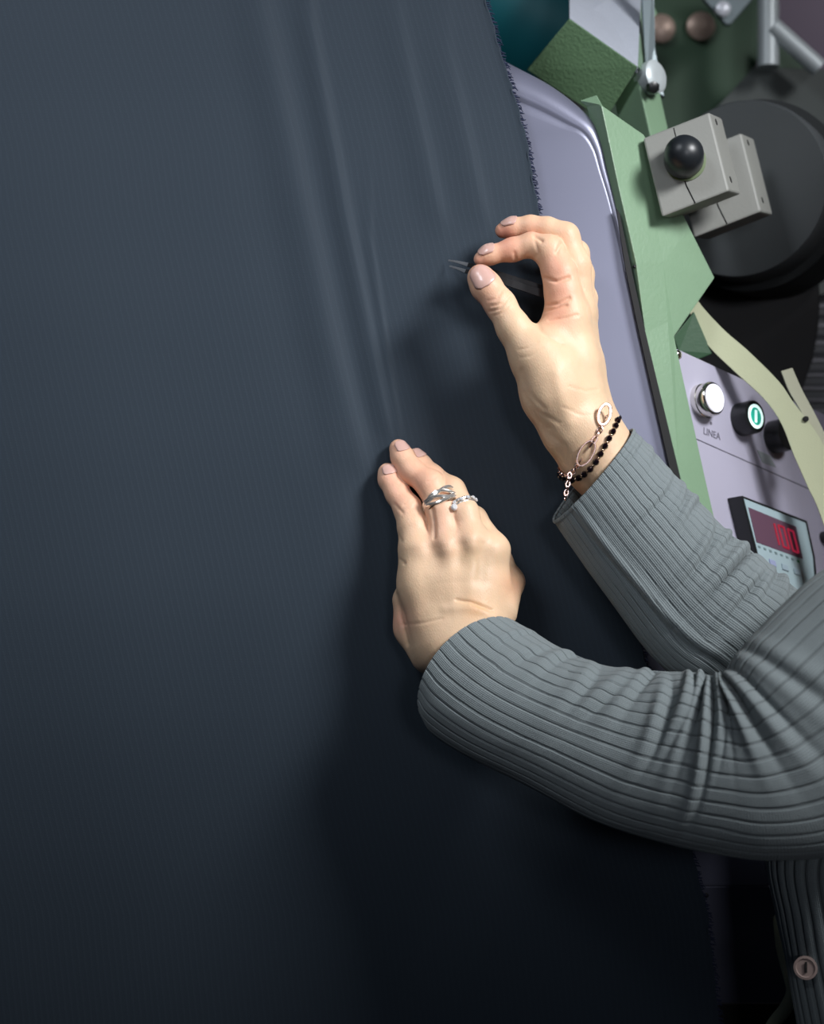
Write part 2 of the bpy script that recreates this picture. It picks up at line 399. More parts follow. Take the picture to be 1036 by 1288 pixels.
PINK = (226, 158, 134)
RT_ = [(600, 330, 16, (232, 156, 136), .6), (640, 318, 22, PINK, .7), (700, 335, 26, PINK, .7), (632, 292, 18, (222, 142, 122), .75), (670, 286, 20, PINK, .5),
       (705, 368, 22, PINK, .65), (612, 380, 22, PINK, .5), (700, 396, 20, (232, 158, 130), .7), (604, 350, 22, PINK, .5), (712, 290, 16, (228, 172, 142), .5)]
rv, rf, rc = build_hand(RH, (570, 262, -20), (850, 720, 150), strokes=RS, tints=RT_)

# ---- left hand (lower): presses on the cloth
LH = Hand(
    palm=[[(525, 692, 62, 24), (532, 735, 66, 29), (556, 805, 78, 38)],
          [(562, 688, 74, 21), (565, 735, 74, 27), (578, 805, 84, 38)],
          [(592, 682, 76, 21), (592, 735, 74, 27), (596, 800, 84, 38)],
          [(618, 692, 66, 22), (614, 740, 64, 25), (604, 790, 74, 36)],
          [(513, 755, 40, 19), (519, 790, 44, 20), (542, 822, 60, 26)],
          [(572, 812, 80, 42), (600, 845, 92, 46), (690, 905, 130, 52)]],
    fingers=[[(487, 594, 15, 11.5), (490, 603, 20, 13.5), (500, 621, 30, 14.5), (513, 640, 42, 17), (520, 664, 52, 19), (527, 694, 60, 23)],
             [(501, 564, 14, 11.5), (506, 575, 18, 13.5), (518, 593, 28, 15), (542, 610, 46, 17.5), (555, 640, 60, 19), (563, 690, 72, 21)],
             [(522, 574, 12, 10), (529, 584, 16, 12), (543, 598, 28, 13), (568, 617, 46, 16), (583, 645, 62, 18), (594, 684, 74, 21)],
             [(560, 620, 12, 9), (575, 632, 18, 11), (597, 652, 40, 14), (620, 692, 64, 20)],
             [(612, 690, 14, 12), (628, 705, 18, 15), (640, 732, 30, 18.5), (622, 765, 60, 30)]],
    kp=16, kf=9, kj=8)
LS = [([(543, 640), (546, 658), (546, 676)], 2.6, 2.4), ([(496, 634), (506, 645)], 2, 1.0),
      ([(545, 692), (550, 712)], 10, 1.5), ([(577, 686), (579, 708)], 9, 1.7), ([(606, 686), (606, 712), (603, 728)], 9, 2.2),
      ([(528, 688), (531, 694)], 11, -2.4), ([(562, 684), (563, 690)], 11, -3.0), ([(592, 678), (594, 684)], 11, -3.0), ([(622, 688), (624, 694)], 11, -2.0),
      ([(574, 755), (592, 758), (618, 768)], 2.2, 2.2), ([(560, 766), (590, 764), (622, 775)], 6, -1.6),
      ([(499, 748), (503, 775), (512, 810)], 2.4, 2.6), ([(500, 672), (504, 680)], 2.0, 2.0), ([(500, 702), (508, 708)], 2.0, 1.6),
      ([(505, 786), (530, 784), (556, 778)], 1.8, .8), ([(500, 610), (506, 606)], 1.6, .6), ([(508, 635), (520, 630)], 1.5, .6), ([(513, 641), (524, 636)], 1.5, .6),
      ([(538, 606), (548, 600)], 1.5, .6), ([(565, 692), (568, 730), (572, 765)], 9, -1.0), ([(597, 690), (594, 730), (590, 765)], 9, -1.0), ([(620, 700), (616, 735), (608, 760)], 11, -.8)]
LT = [(500, 620, 30, (238, 182, 154), .75), (530, 600, 34, (238, 178, 150), .75), (555, 660, 34, (240, 186, 160), .6), (488, 594, 16, (236, 168, 146), .5), (500, 560, 16, (236, 168, 146), .6),
      (648, 735, 20, (232, 176, 140), .7), (500, 780, 20, (228, 166, 142), .7), (590, 700, 14, (190, 160, 122), .35), (606, 715, 12, (176, 148, 112), .4), (600, 765, 16, (226, 168, 112), .5)]
lv, lf, lc = build_hand(LH, (455, 530, -4), (720, 960, 200), strokes=LS, tints=LT)

# ---- rest of the person, built coarsely inside the clothes
def cj(p, r): return (np.array(p, float), r)
S_L, S_R = np.array([.45, -.05, .855]), np.array([.54, .05, 1.09])
CH = (S_L+S_R)/2+np.array([.04, -.05, 0]); DN = -UPW
HIP = np.array([.42, -.36, .93]); NECK = (S_L+S_R)/2+UPW*.07
HEAD = NECK+UPW*.17+np.array([.03, 0, 0.0])
HF = np.array([-1, .0, .35]); HF = HF-UPW*np.dot(HF, UPW); HF /= np.linalg.norm(HF); HS = np.cross(UPW, HF)   # facing, side
E_L = P(1020, 950, 240); E_R = P(1075, 895, 125)
foot = []
def body_sdf(X):
    d = None
    def add(e, k=.03):
        nonlocal d; d = e if d is None else smin(d, e, k)
    add(cap(X, cj(CH, .07), cj(HIP+UPW*.15, .06))); add(cap(X, cj(S_L, .055), cj(S_R, .055)))
    add(cap(X, cj(HIP+UPW*.15, .06), cj(HIP, .07)))
    add(cap(X, cj(S_L, .05), cj(E_L, .03)), .012); add(cap(X, cj(E_L, .03), cj(P(890, 960, 205), .03)), .004); add(cap(X, cj(P(890, 960, 205), .03), cj(P(690, 905, 130), .02)), .004)
    add(cap(X, cj(S_R, .05), cj(E_R, .03)), .012); add(cap(X, cj(E_R, .03), cj(P(830, 680, 90), .019)), .004)
    add(cap(X, cj(NECK-UPW*.04, .055), cj(HEAD-UPW*.05, .05)))
    add(cap(X, cj(HEAD+UPW*.03-HF*.01, .085), cj(HEAD-UPW*.04+HF*.02, .062)))
    add(cap(X, cj(HEAD-UPW*.06+HF*.045, .03), cj(HEAD-UPW*.08+HF*.06, .022)), .02)
    add(cap(X, cj(HEAD+UPW*.005+HF*.078, .009), cj(HEAD-UPW*.03+HF*.098, .011)), .012)
    for s in (-1, 1):
        add(cap(X, cj(HEAD-UPW*.0+HS*s*.078, .012), cj(HEAD-UPW*.03+HS*s*.074, .012)), .006)
        e = np.linalg.norm(X-(HEAD+HF*.088+HS*s*.03+UPW*.005), axis=-1)-.014; d = -smin(-d, e, .01)
        d = smin(d, np.linalg.norm(X-(HEAD+HF*.076+HS*s*.03+UPW*.003), axis=-1)-.0135, .003)
    m = cap(X, cj(HEAD-UPW*.055+HF*.088-HS*.02, .004), cj(HEAD-UPW*.055+HF*.088+HS*.02, .004)); d = smin(d, m, .006)
    return d
def grid_mesh(fn, a, b, res):
    n = np.ceil((b-a)/res).astype(int); g = [a[i]+np.arange(n[i])*res for i in range(3)]
    X = np.stack(np.meshgrid(*g, indexing='ij'), -1); return surface_nets(fn(X).astype(np.float32), a, res)
bv, bf = grid_mesh(body_sdf, np.array([.06, -.56, .55]), np.array([.72, .48, 1.2]), .007)
k0, k1 = len(rv), len(rv)+len(lv)
av = np.vstack([rv, lv, bv]); af = np.vstack([rf, lf+k0, bf+k1])
ac = np.vstack([rc, lc, np.tile(np.array(lin((226, 184, 150))), (len(bv), 1))])
hw = W(HIP); standing = np.array([hw[0], hw[1], 0])
person = empty('person', standing, 'person in grey rib-knit cardigan, both arms reaching to the navy cloth, tweezers in upper hand', 'person', world=True)
body = mesh('body', av, af, M_SKIN, person, smooth=True)
ca = body.data.color_attributes.new('tint', 'FLOAT_COLOR', 'POINT')
ca.data.foreach_set('color', np.hstack([ac, np.ones((len(ac), 1))]).ravel())

def nail(x, y, h, ax, nrm, wid, length, rc_, name='nail', m=M_NAIL, H=None):
    c = P(x, y, h); ax = np.array(ax, float); ax /= np.linalg.norm(ax); nr = np.array(nrm, float); nr -= ax*np.dot(nr, ax); nr /= np.linalg.norm(nr)
    sd = np.cross(ax, nr); vs = []; NU, NV = 15, 17; fs = []
    for j in range(NV):
        t = -1+2*j/(NV-1)
        wf = min(1, (max(0, 1-abs(t)**(4 if t < 0 else 3)))**.5*1.02+.02)
        for i in range(NU):
            u = (-1+2*i/(NU-1))*wf; ang = u*wid/rc_
            p = c+sd*rc_/2000*math.sin(ang)+nr*rc_/2000*(math.cos(ang)-1)+ax*t*length/2000
            p = p-nr*(.0011*max(0, -t-.75)+.0005*t*t+.0006*(abs(u) > .93)); vs.append(p)
    for j in range(NV-1):
        for i in range(NU-1): fs.append([j*NU+i, j*NU+i+1, (j+1)*NU+i+1, (j+1)*NU+i])
    vs = np.array(vs)
    for _ in range(3):                                      # lie on the fingertip's surface
        g_ = np.stack([H(vs+np.eye(3)[q]*.0004)-H(vs-np.eye(3)[q]*.0004) for q in range(3)], 1); g_ /= np.linalg.norm(g_, axis=1)[:, None]+1e-9
        vs = vs-g_*(H(vs)-.00035)[:, None]
    return lab(mesh(name, vs, fs, m, person, smooth=True, solid=.0005), 'pale natural fingernail')
def onto(H, x, y, off=.6):
    h = H.front(x, y); return (h if h is not None else 60)+off
def dirv(a, b): return P(*b)-P(*a)
def nailf(c, r, tip_from, n, wid, length, H=RH):
    n = np.array(n, float); a = P(*tip_from[0]); b = P(*tip_from[1]); ax = (b-a)/np.linalg.norm(b-a); n -= ax*np.dot(n, ax); n /= np.linalg.norm(n)
    q = P(*c)+n*(r+.5)/2000; k = px_of(q[None])[0]; nail(k[0], k[1], k[2], ax, n, wid, length, r, H=H)
nailf((604.5, 351.5, 84.5), 17.2, ((629, 383, 92), (604, 349, 84)), (.02, .12, -1), 13.5, 16.5)
nailf((613, 322, 62), 10.8, ((645, 314, 64), (604, 327, 62)), (-.1, 1, -.85), 8, 11)
nailf((641, 288, 45.5), 11.2, ((667, 285, 50), (632, 290, 44)), (-.05, 1, -.7), 8, 10.5)
nailf((488, 597, 17), 12.1, ((500, 621, 30), (487, 594, 15)), (.1, .75, -.9), 8, 8.5, LH)
nailf((503, 567, 15.5), 12.1, ((518, 593, 28), (501, 564, 14)), (.15, .8, -.9), 8, 9, LH)
nailf((524, 577, 13.5), 10.8, ((543, 598, 28), (522, 574, 12)), (.35, .8, -.8), 7, 8.5, LH)

# ------------------------------------------------------------------ knitted cardigan
def vnoise(u, v, seed, n=7):
    r = np.random.RandomState(seed); o = 0*u
    for i in range(n):
        a, b, p = r.uniform(1, 4)*(1+i*.5), r.uniform(2, 9)*(1+i*.4), r.uniform(0, 6.3)
        o = o+np.sin(round(a)*u+b*v+p)/(1+i*.5)
    return o/n
def tube(name, rings, nth, nv, ribs, parent, wr, groove=1.6, gw=.20, seed=1, ph=0.0, cap_end=False):
    """rings: (ax,ay,bx,by,h,k,sx,sy,sh). a/b are the two outline points, k the depth ratio, s shifts the near side."""
    R = catmull(np.array(rings, float), nv)
    A = P(R[:, 0], R[:, 1], R[:, 4]); Bp = P(R[:, 2], R[:, 3], R[:, 4]); Cc = (A+Bp)/2; Wv = (A-Bp)/2
    wl = np.linalg.norm(Wv, axis=1); Sv = np.stack([R[:, 6]/2000, -R[:, 7]/2000, -R[:, 8]/2000], 1)
    Dv = np.zeros_like(Wv); Dv[:, 2] = -R[:, 5]*wl; Dv = Dv+Sv
    th = np.linspace(0, 2*math.pi, nth, endpoint=False)
    pos = Cc[:, None]+np.cos(th)[None, :, None]*Wv[:, None]+np.sin(th)[None, :, None]*Dv[:, None]
    du = np.roll(pos, -1, 1)-np.roll(pos, 1, 1); dv = np.gradient(pos, axis=0); N = np.cross(du, dv)
    N /= np.linalg.norm(N, axis=2)[..., None]+1e-12
    if ((N*(pos-Cc[:, None])).sum() < 0): N = -N
    V = np.linspace(0, 1, nv)[:, None]+0*th[None]; TH = th[None]+0*V
    phs = (TH*ribs/(2*math.pi)+ph+.10*vnoise(TH, V*2.2, seed+5)*wr(TH, V)[1]) % 1
    g = np.exp(-((np.minimum(phs, 1-phs))/(gw*.5))**2)
    disp = wr(TH, V)[0]-g*groove
    pos = pos+N*(disp/2000)[..., None]
    v = pos.reshape(-1, 3); i = np.arange(nv-1)[:, None]*nth; j = np.arange(nth)[None]; j2 = (j+1) % nth
    f = np.stack([i+j, i+j2, i+nth+j2, i+nth+j], -1).reshape(-1, 4)
    o = mesh(name, v, f, M_KNIT, parent, smooth=True, solid=.0014)
    L_ = np.concatenate([[0], np.cumsum(np.linalg.norm(np.diff(Cc, axis=0), axis=1))])
    uvl = o.data.uv_layers.new(name='UVMap'); circ = 2*math.pi*np.mean(wl)
    li = np.zeros(len(o.data.loops), np.int32); o.data.loops.foreach_get('vertex_index', li)
    U = (li % nth)/nth; fi = np.repeat(np.arange(len(f)), 4)
    U = np.where((U < .25) & ((fi % nth) > nth*.75), U+1, U)
    uvl.data.foreach_set('uv', np.stack([U*circ, L_[li//nth]], 1).ravel())
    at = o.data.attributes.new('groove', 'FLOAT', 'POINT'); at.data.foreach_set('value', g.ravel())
    return o
G = lambda x, w: np.exp(-(x/w)**2)
def wr_right(T, V):           # V along the sleeve; T=0 outer (upper right) edge, pi/2 facing camera, pi lower left
    d = 1.8*vnoise(T, V*3, 11)
    c = .405-.028*(T-.8)
    d = d-7*G(V-c, .006)*G(T-.7, .9)+7*G(V-(c-.018), .011)*G(T-.6, .9)+4*G(V-(c+.018), .011)*G(T-.7, .8)
    for v0, s, a in ((.055, .004, 1.2), (.10, .010, 2.0), (.16, -.010, 2.4), (.21, .012, 2.6), (.26, .012, 3.4), (.305, .01, 4), (.35, .012, 4.2), (.445, .01, 5), (.475, .008, 4.5), (.505, .01, 5), (.535, .01, 4.5), (.57, .01, 4.5)):
        q = V-v0-s*np.sin(T*2+v0*60); e = G(T-.55-.5*math.sin(v0*47), .75)
        d = d+a*G(q, .009)*e-a*.8*G(q-.014, .007)*e
    d = d+4.5*G(T-(2.25-.5*V), .08)*G(V-.28, .24)-3*G(T-(2.40-.5*V), .06)*G(V-.28, .24)
    return d+1.5*G(V-.006, .006), 1+4*G(V-.4, .2)
def wr_left(T, V):
    d = 2.0*vnoise(T, V*3.5, 23)
    for i, (v0, a, w) in enumerate(((.06, 1.5, .01), (.115, 2.6, .011), (.155, 3.4, .010), (.19, 4, .010), (.222, 5, .009), (.254, 6, .009), (.285, 7, .009), (.315, 8, .009), (.345, 9, .009), (.375, 9, .009), (.403, 8, .008))):
        c = v0+.010*np.sin(T*1.7+i*1.9)-.010*(T-1.2); e = G(T-.75-.35*math.sin(i*2.3), .75+.12*math.sin(i*5))
        d = d+a*G(V-c, w)*e-a*.8*G(V-c-.014, w*.7)*e
    d = d-14*G(V-.433-.01*T, .008)*G(T-.1, .8)+9*G(V-.46-.03*T, .014)*G(T-.5, .8)-7*G(V-.485-.035*T, .010)*G(T-.6, .8)+6*G(V-.51-.04*T, .014)*G(T-.7, .9)-5*G(V-.535-.04*T, .01)*G(T-.8, .8)
    d = d+3.5*G(V-.575-.04*T, .016)*G(T-1, .9)-3*G(V-.60-.04*T, .012)*G(T-1.0, .8)+4*G(V-.63-.03*T, .018)*G(T-1, .9)
    return d, 1+3.5*G(V-.33, .14)

right_rings = [(794, 541, 697, 654, 84, .74, 3, 3, 0), (812, 558, 716, 682, 86, .74, 0, 0, 0), (842, 592, 743, 722, 90, .70, 0, 0, 0), (870, 622, 775, 765, 95, .66, 0, 0, 0),
               (905, 660, 805, 806, 100, .66, 0, 0, 0), (940, 690, 835, 840, 105, .66, 0, 0, 0), (985, 728, 868, 862, 112, .66, 0, 0, 0), (1030, 770, 910, 900, 120, .66, 0, 0, 0),
               (1100, 820, 985, 985, 140, .6, 0, 0, 0), (1190, 800, 1120, 1030, 120, .6, 0, 0, 0), (1320, 680, 1300, 920, 30, .6, 0, 0, 0), (1430, 540, 1440, 770, -70, .7, 0, 0, 0), (1500, 480, 1520, 700, -130, .7, 0, 0, 0)]
left_rings = [(650, 784, 541, 912, 90, .55, -42, -34, 4), (672, 797, 552, 928, 96, .6, -36, -26, 4), (705, 817, 590, 952, 112, .68, -22, -14, 6), (760, 838, 660, 985, 145, .72, -10, -6, 4),
              (830, 846, 745, 1030, 180, .74, 0, 0, 0), (878, 848, 822, 1055, 210, .72, 0, 0, 0), (903, 852, 890, 1070, 232, .68, 0, 0, 0),
              (912, 850, 965, 1080, 245, .64, 0, 0, 0), (925, 828, 1060, 1072, 250, .56, 0, 0, 0), (948, 800, 1150, 1030, 252, .5, 0, 0, 0), (985, 762, 1230, 970, 254, .46, 0, 0, 0), (1040, 715, 1310, 920, 258, .46, 0, 0, 0),
              (1150, 650, 1400, 890, 265, .5, 0, 0, 0), (1330, 610, 1540, 870, 275, .6, 0, 0, 0), (1480, 610, 1700, 880, 285, .7, 0, 0, 0)]
cardi = empty('cardigan', CH, world=False); cardi.parent = person; cardi.location = W(CH)-standing
for nm in ('label', 'category'):
    if nm in cardi: del cardi[nm]
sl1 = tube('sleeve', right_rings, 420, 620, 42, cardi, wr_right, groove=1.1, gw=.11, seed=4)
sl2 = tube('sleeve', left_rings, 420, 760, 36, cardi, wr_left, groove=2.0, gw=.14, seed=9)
def wr_torso(T, V): return 6*vnoise(T, V*1.2, 31), 1+0*V
tr = [(1330, 560, 1620, 560, 130, .9, 0, 0, 0), (1230, 700, 1720, 690, 130, .55, 0, 0, 0), (1110, 850, 1760, 850, 120, .42, 0, 0, 0), (1000, 1000, 1740, 1010, 110, .38, 0, 0, 0), (966, 1070, 1700, 1100, 110, .38, 0, 0, 0), (976, 1150, 1690, 1180, 112, .38, 0, 0, 0),
      (990, 1220, 1700, 1260, 112, .38, 0, 0, 0), (1006, 1300, 1720, 1350, 112, .38, 0, 0, 0), (1040, 1480, 1760, 1520, 110, .4, 0, 0, 0), (1090, 1700, 1800, 1720, 110, .4, 0, 0, 0)]
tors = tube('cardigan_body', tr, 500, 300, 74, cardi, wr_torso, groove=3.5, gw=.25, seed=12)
def torso_front(x, y):
    dg = None
    me = tors.data; n = len(me.vertices); co = np.zeros(n*3); me.vertices.foreach_get('co', co); co = co.reshape(-1, 3)+ORG[tors.name]
    q = px_of((co-CAM) @ B3.T); near = ((q[:, 0]-x)**2+(q[:, 1]-y)**2) < 60; return q[near, 2].max() if near.any() else 280
hb = torso_front(1013, 1217)+4
axb = np.array([-.35, .05, -1])
bt = turned('button', P(1013, 1217, hb), axb, [(-.002, .0), (-.002, .0062), (0, .0068), (.0012, .0068), (.0014, .0055), (.0006, .005), (.0006, 0)], M_BUTTON, cardi, 28)
prism('button_thread', [P(1012, 1210, hb+3.6), P(1015, 1210, hb+3.6), P(1015, 1224, hb+3.6), P(1012, 1224, hb+3.6)], (0, 0, .0006), M_HOLE, bt)

# off-frame clothes and hair
def trous(X):
    d = cap(X, cj(HIP+UPW*.06, .10), cj(HIP-UPW*.04, .11))
    for s in (-1, 1):
        hp = HIP-UPW*.05+HS*s*.085; kn = hp-UPW*.36; z = W(hp)[2]; an = hp-UPW*(z-.1)
        d = smin(d, cap(X, cj(hp, .085), cj(kn, .062)), .04); d = smin(d, cap(X, cj(kn, .062), cj(an, .05)), .02)
    return d
zH = W(HIP)[2]
tv, tf = grid_mesh(trous, HIP+np.array([-.25, -zH-.02, -.25]), HIP+np.array([.45, .2, .42]), .014)
mesh('trousers', tv, tf, M_TROUS, person, smooth=True)
for s in (-1, 1):
    hp = HIP-UPW*.05+HS*s*.085; z = W(hp)[2]; an = hp-UPW*(z-.035)
    sv, sf = grid_mesh(lambda X: smin(cap(X, cj(an-HF*.04, .034), cj(an+HF*.13, .03)), cap(X, cj(an, .034), cj(an+UPW*.06, .042)), .02), an-.2, an+.2, .008)
    mesh('shoe', sv, sf, M_BLACK, person, smooth=True)
def hair(X):
    d = cap(X, cj(HEAD+UPW*.035-HF*.02, .098), cj(HEAD-UPW*.03-HF*.035, .088))
    d = smin(d, cap(X, cj(HEAD-UPW*.04-HF*.06, .06), cj(HEAD-UPW*.12-HF*.06, .035)), .03)
    face = np.linalg.norm((X-(HEAD+HF*.085-UPW*.035)), axis=-1)-.088
    return -smin(-d, face, .015)
gv, gf = grid_mesh(hair, HEAD-.22, HEAD+.2, .006)
mesh('hair', gv, gf, M_HAIR, person, smooth=True)

# ------------------------------------------------------------------ cloth
edge_pts = np.array([(560, -260), (590, -90), (611, 0), (628, 60), (650, 130), (665, 190), (677, 265), (700, 360), (758, 600), (802, 790), (868, 1065), (890, 1150), (905, 1288), (918, 1420), (935, 1600)], float)
def edge_x(y): return np.interp(y, edge_pts[:, 1], edge_pts[:, 0])
RIDGE = [([(318, -100), (325, 0), (371, 219), (390, 303), (413, 419), (446, 550), (452, 590)], 17, 5.6), ([(380, -100), (390, 28), (413, 154), (436, 280), (460, 400), (478, 494), (488, 548)], 9.5, 4.6),
         ([(495, 0), (525, 154), (553, 280)], 12, 2.4), ([(560, 60), (590, 196), (609, 280)], 12, 2.2), ([(465, 300), (492, 480), (502, 545)], 5, 2.2), ([(400, 500), (430, 640), (452, 760)], 30, 3)]
def recede(y): return -95*np.clip((np.asarray(y, float)-730)/500, 0, 2)**2
def cloth_h(x, y):
    h = -50*np.clip((-70-y)/200, 0, 3)**2
    h = h+recede(y)
    for pl, w, a in RIDGE:
        pl = np.array(pl, float); c = np.interp(y, pl[:, 1], pl[:, 0])
        e = 1/(1+np.exp(-(y-pl[0, 1])/40))*1/(1+np.exp((y-pl[-1, 1])/14))
        h = h+1.25*a*np.exp(-((x-c)/np.where(x > c, .85*w, 2.0*w))**2)*e-.12*a*np.exp(-((x-c+2.4*w)/(1.8*w))**2)*e
    h = h+1.2*np.sin(x/90+y/400)+.8*np.sin(x/41-y/300+1)
    return h
ny, nx = 520, 420
ys = np.linspace(-240, 1560, ny); s = np.concatenate([np.linspace(0, 260, 240), np.linspace(264, 1500, nx-240)])   # px leftward from selvedge
Yg, Sg = np.meshgrid(ys, s, indexing='ij'); Xg = edge_x(Yg)-Sg
fr = np.random.RandomState(5).uniform(-1, 1, ny); fr = np.convolve(fr, [.25, .5, .25], 'same')
Xg = Xg+np.where(Sg < 3, fr[:, None]*2.0, 0)
Hg = cloth_h(Xg, Yg)+np.exp(-Sg/6)*2
cv = P(Xg, Yg, Hg).reshape(-1, 3)
i = np.arange(ny-1)[:, None]*nx; j = np.arange(nx-1)[None]
cf = np.stack([i+j, i+j+1, i+nx+j+1, i+nx+j], -1).reshape(-1, 4)
clothr = empty('cloth', P(500, 644, 0), 'navy wool cloth with fine ribs and a frayed edge, spread over the grey steel board', 'cloth')
cloth = mesh('cloth_sheet', cv, cf, M_CLOTH, clothr, smooth=True, solid=.0009)
uvl = cloth.data.uv_layers.new(name='UVMap'); li = np.zeros(len(cloth.data.loops), np.int32); cloth.data.loops.foreach_get('vertex_index', li)
uvl.data.foreach_set('uv', np.stack([Sg.ravel()[li]/2000, Yg.ravel()[li]/2000], 1).ravel())
M_FRAY = mat('navy_yarn', (38, 46, 72), .9)
gs = []; rr = random.Random(8)
for yy in np.arange(-60, 1320, 2.6):
    x0 = float(edge_x(yy)); hh = float(cloth_h(x0, yy)); ln = rr.uniform(2, 7)
    a = P(x0-3, yy, hh+1); b = P(x0+ln*.6, yy+rr.uniform(-1, 2.5), hh+1+rr.uniform(-1, 1)); c = P(x0+ln, yy+rr.uniform(0, 4), hh+rr.uniform(-2, 2))
    gs.append(tubegeo([a, b, c], [.0006, .00045, .0002], 4))
fv, ff = merge(gs); tag(mesh('fringe', fv, ff, M_FRAY, clothr), kind='stuff')['label'] = 'short frayed navy yarn ends'

# ------------------------------------------------------------------ grey board under the cloth
PX = lambda pts: np.array([P(*p) for p in pts])
board = empty('cloth_board', P(700, 1500, -60), 'grey steel inspection board with a rolled top edge, under the navy cloth', 'board')
path = catmull(np.array([(380, -30, 26), (480, 5, 26), (560, 42, 26), (610, 66, 26), (645, 84, 26), (690, 108, 23), (725, 134, 18), (746, 156, 12), (757, 182, 8), (764, 215, 6), (776, 262, 5), (800, 365, 5), (826, 480, 5), (852, 596, 5), (900, 790, 5), (940, 960, 5), (964, 1080, 5), (972, 1112, 5)], float), 150)
tn = np.gradient(path[:, :2], axis=0); tn /= np.linalg.norm(tn, axis=1)[:, None]; nrm = np.stack([-tn[:, 1], tn[:, 0]], 1)   # inward (down-left)
prof = [(0, 2.6), (0, 1.6), (0, 1.0), (.076, .62), (.29, .29), (.62, .076), (1, 0), (1.25, .02), (1.4, .09), (1.55, .11), (1.7, .06), (1.9, .005), (2.0, 0)]
bvs = []
for a, hf in prof:
    xy = path[:, :2]+nrm*(a*path[:, 2:3]); bvs.append(P(xy[:, 0], xy[:, 1], -17-hf*path[:, 2]+recede(xy[:, 1])))
bvs = np.vstack(bvs); n = len(path); fs = [[r*n+q, r*n+q+1, (r+1)*n+q+1, (r+1)*n+q] for r in range(len(prof)-1) for q in range(n-1)]
last = (len(prof)-1)*n; k = len(bvs); yl = path[:, 1]+nrm[:, 1]*2.0*path[:, 2]
bvs = np.vstack([bvs, P(np.full(n, -400.), yl, -17+recede(yl))]); fs += [[last+q, last+q+1, k+q+1, k+q] for q in range(n-1)]
# keep clear of the cloth that falls back at the top
bo = mesh('board_sheet', bvs, fs, M_BOARD, board, smooth=True, solid=.0012); smooth_edge(bo, 35)
prism('lower_board', PX([(-400, 1112, -34+recede(1112)), (968, 1115, -34+recede(1115)), (1003, 1262, -50+recede(1262)), (-400, 1262, -50+recede(1262))]), (0, 0, .002), M_BOARD, board)
turned('screw', P(888, 1126, -34+recede(1126)), (0, 0, -1), [(-.001, .0012), (.0006, .0016), (.001, .0008)], M_DARK, board, 12)
prism('gap_shade_strip', PX([(775, 262, -5), (779, 268, -5), (794, 340, -5), (812, 420, -5), (852, 588, -5), (868, 655, -5), (858, 655, -5), (842, 588, -5), (804, 420, -5), (787, 340, -5)]), (0, 0, .003), M_DARK, board, bev=0)  # added black strip, draws the dark gap between board and green flange
wbox('support_cabinet', -.55, .3, 1.25, 1.6, 0, .75, M_DARK, board)

# ------------------------------------------------------------------ green machine frame
fr_ = empty('machine_frame', P(900, 1400, -300), 'green painted steel machine frame beside the grey board, upper right', 'machine')
def sheet(name, vs, fs, m, parent, t=.0025, bev=.0006): return mesh(name, PX(vs), fs, m, parent, solid=t, bev=bev)
sheet('side_plate', [(730, 128, -34), (751, 121, -34), (739, 135, -32), (757, 133, -8), (779, 240, -8), (800, 330, -8), (812, 420, -8), (853, 588, -8), (870, 660, -8), (920, 860, -8),
                     (762, 240, -32), (786, 330, -24), (794, 345, -22), (810, 425, -18), (850, 600, -14), (866, 662, -14), (916, 862, -14),
                     (808, 170, -44), (866, 288, -64), (897, 350, -80), (846, 424, -34), (838, 405, -28), (855, 466, -33), (886, 606, -33), (896, 650, -33), (948, 860, -33), (832, 330, -32)],
      [(0, 1, 3, 2), (2, 3, 4, 10), (10, 4, 5, 11), (11, 5, 6, 13, 12), (13, 6, 7, 14), (14, 7, 8, 15), (15, 8, 9, 16),
       (3, 17, 18, 26, 5, 4), (18, 19, 20, 21, 26), (5, 26, 21, 6), (6, 21, 20, 22, 7), (7, 22, 23, 24, 8), (8, 24, 25, 9)], M_GREEN, fr_)
sheet('rear_plate', [(846, 424, -90), (872, 392, -96), (895, 445, -100), (870, 455, -100), (852, 442, -95)], [(0, 1, 2, 3, 4)], M_DGREEN, fr_)
def screw(x, y, h, r, m=M_DARK, parent=fr_, name='screw', ax=(.1, 0, -1)):
    return turned(name, P(x, y, h), ax, [(-.001, r/2000), (.0006, r/2000), (.001, r/2600)], m, parent, 16)
screw(818, 322, -34, 5, M_ZINC, name='bolt'); screw(855, 318, -64, 2.5); screw(883, 335, -82, 2.5); screw(798, 335, -8, 2)
M_TOP = mat('beam_top_reflection', (178, 183, 194), .35, .1, .6, 480, .05, 200)  # pale colour paints a ceiling lamp's reflection onto the green beam top
beam = prism('beam_front', PX([(716, 23, -150), (802, 84, -150), (760, 152, -215), (726, 130, -215), (662, 88, -215)]), (0.002, 0.004, .012), M_BEAM, fr_)
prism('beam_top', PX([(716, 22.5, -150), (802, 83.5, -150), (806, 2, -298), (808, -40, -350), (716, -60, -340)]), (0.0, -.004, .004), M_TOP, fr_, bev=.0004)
prism('beam_end', PX([(803, 84, -151), (807, 2, -298), (812, -10, -320), (827, 17, -330), (812, 34, -300), (808, 92, -190)]), (-.004, 0, .004), M_GREEN, fr_, bev=.0004)
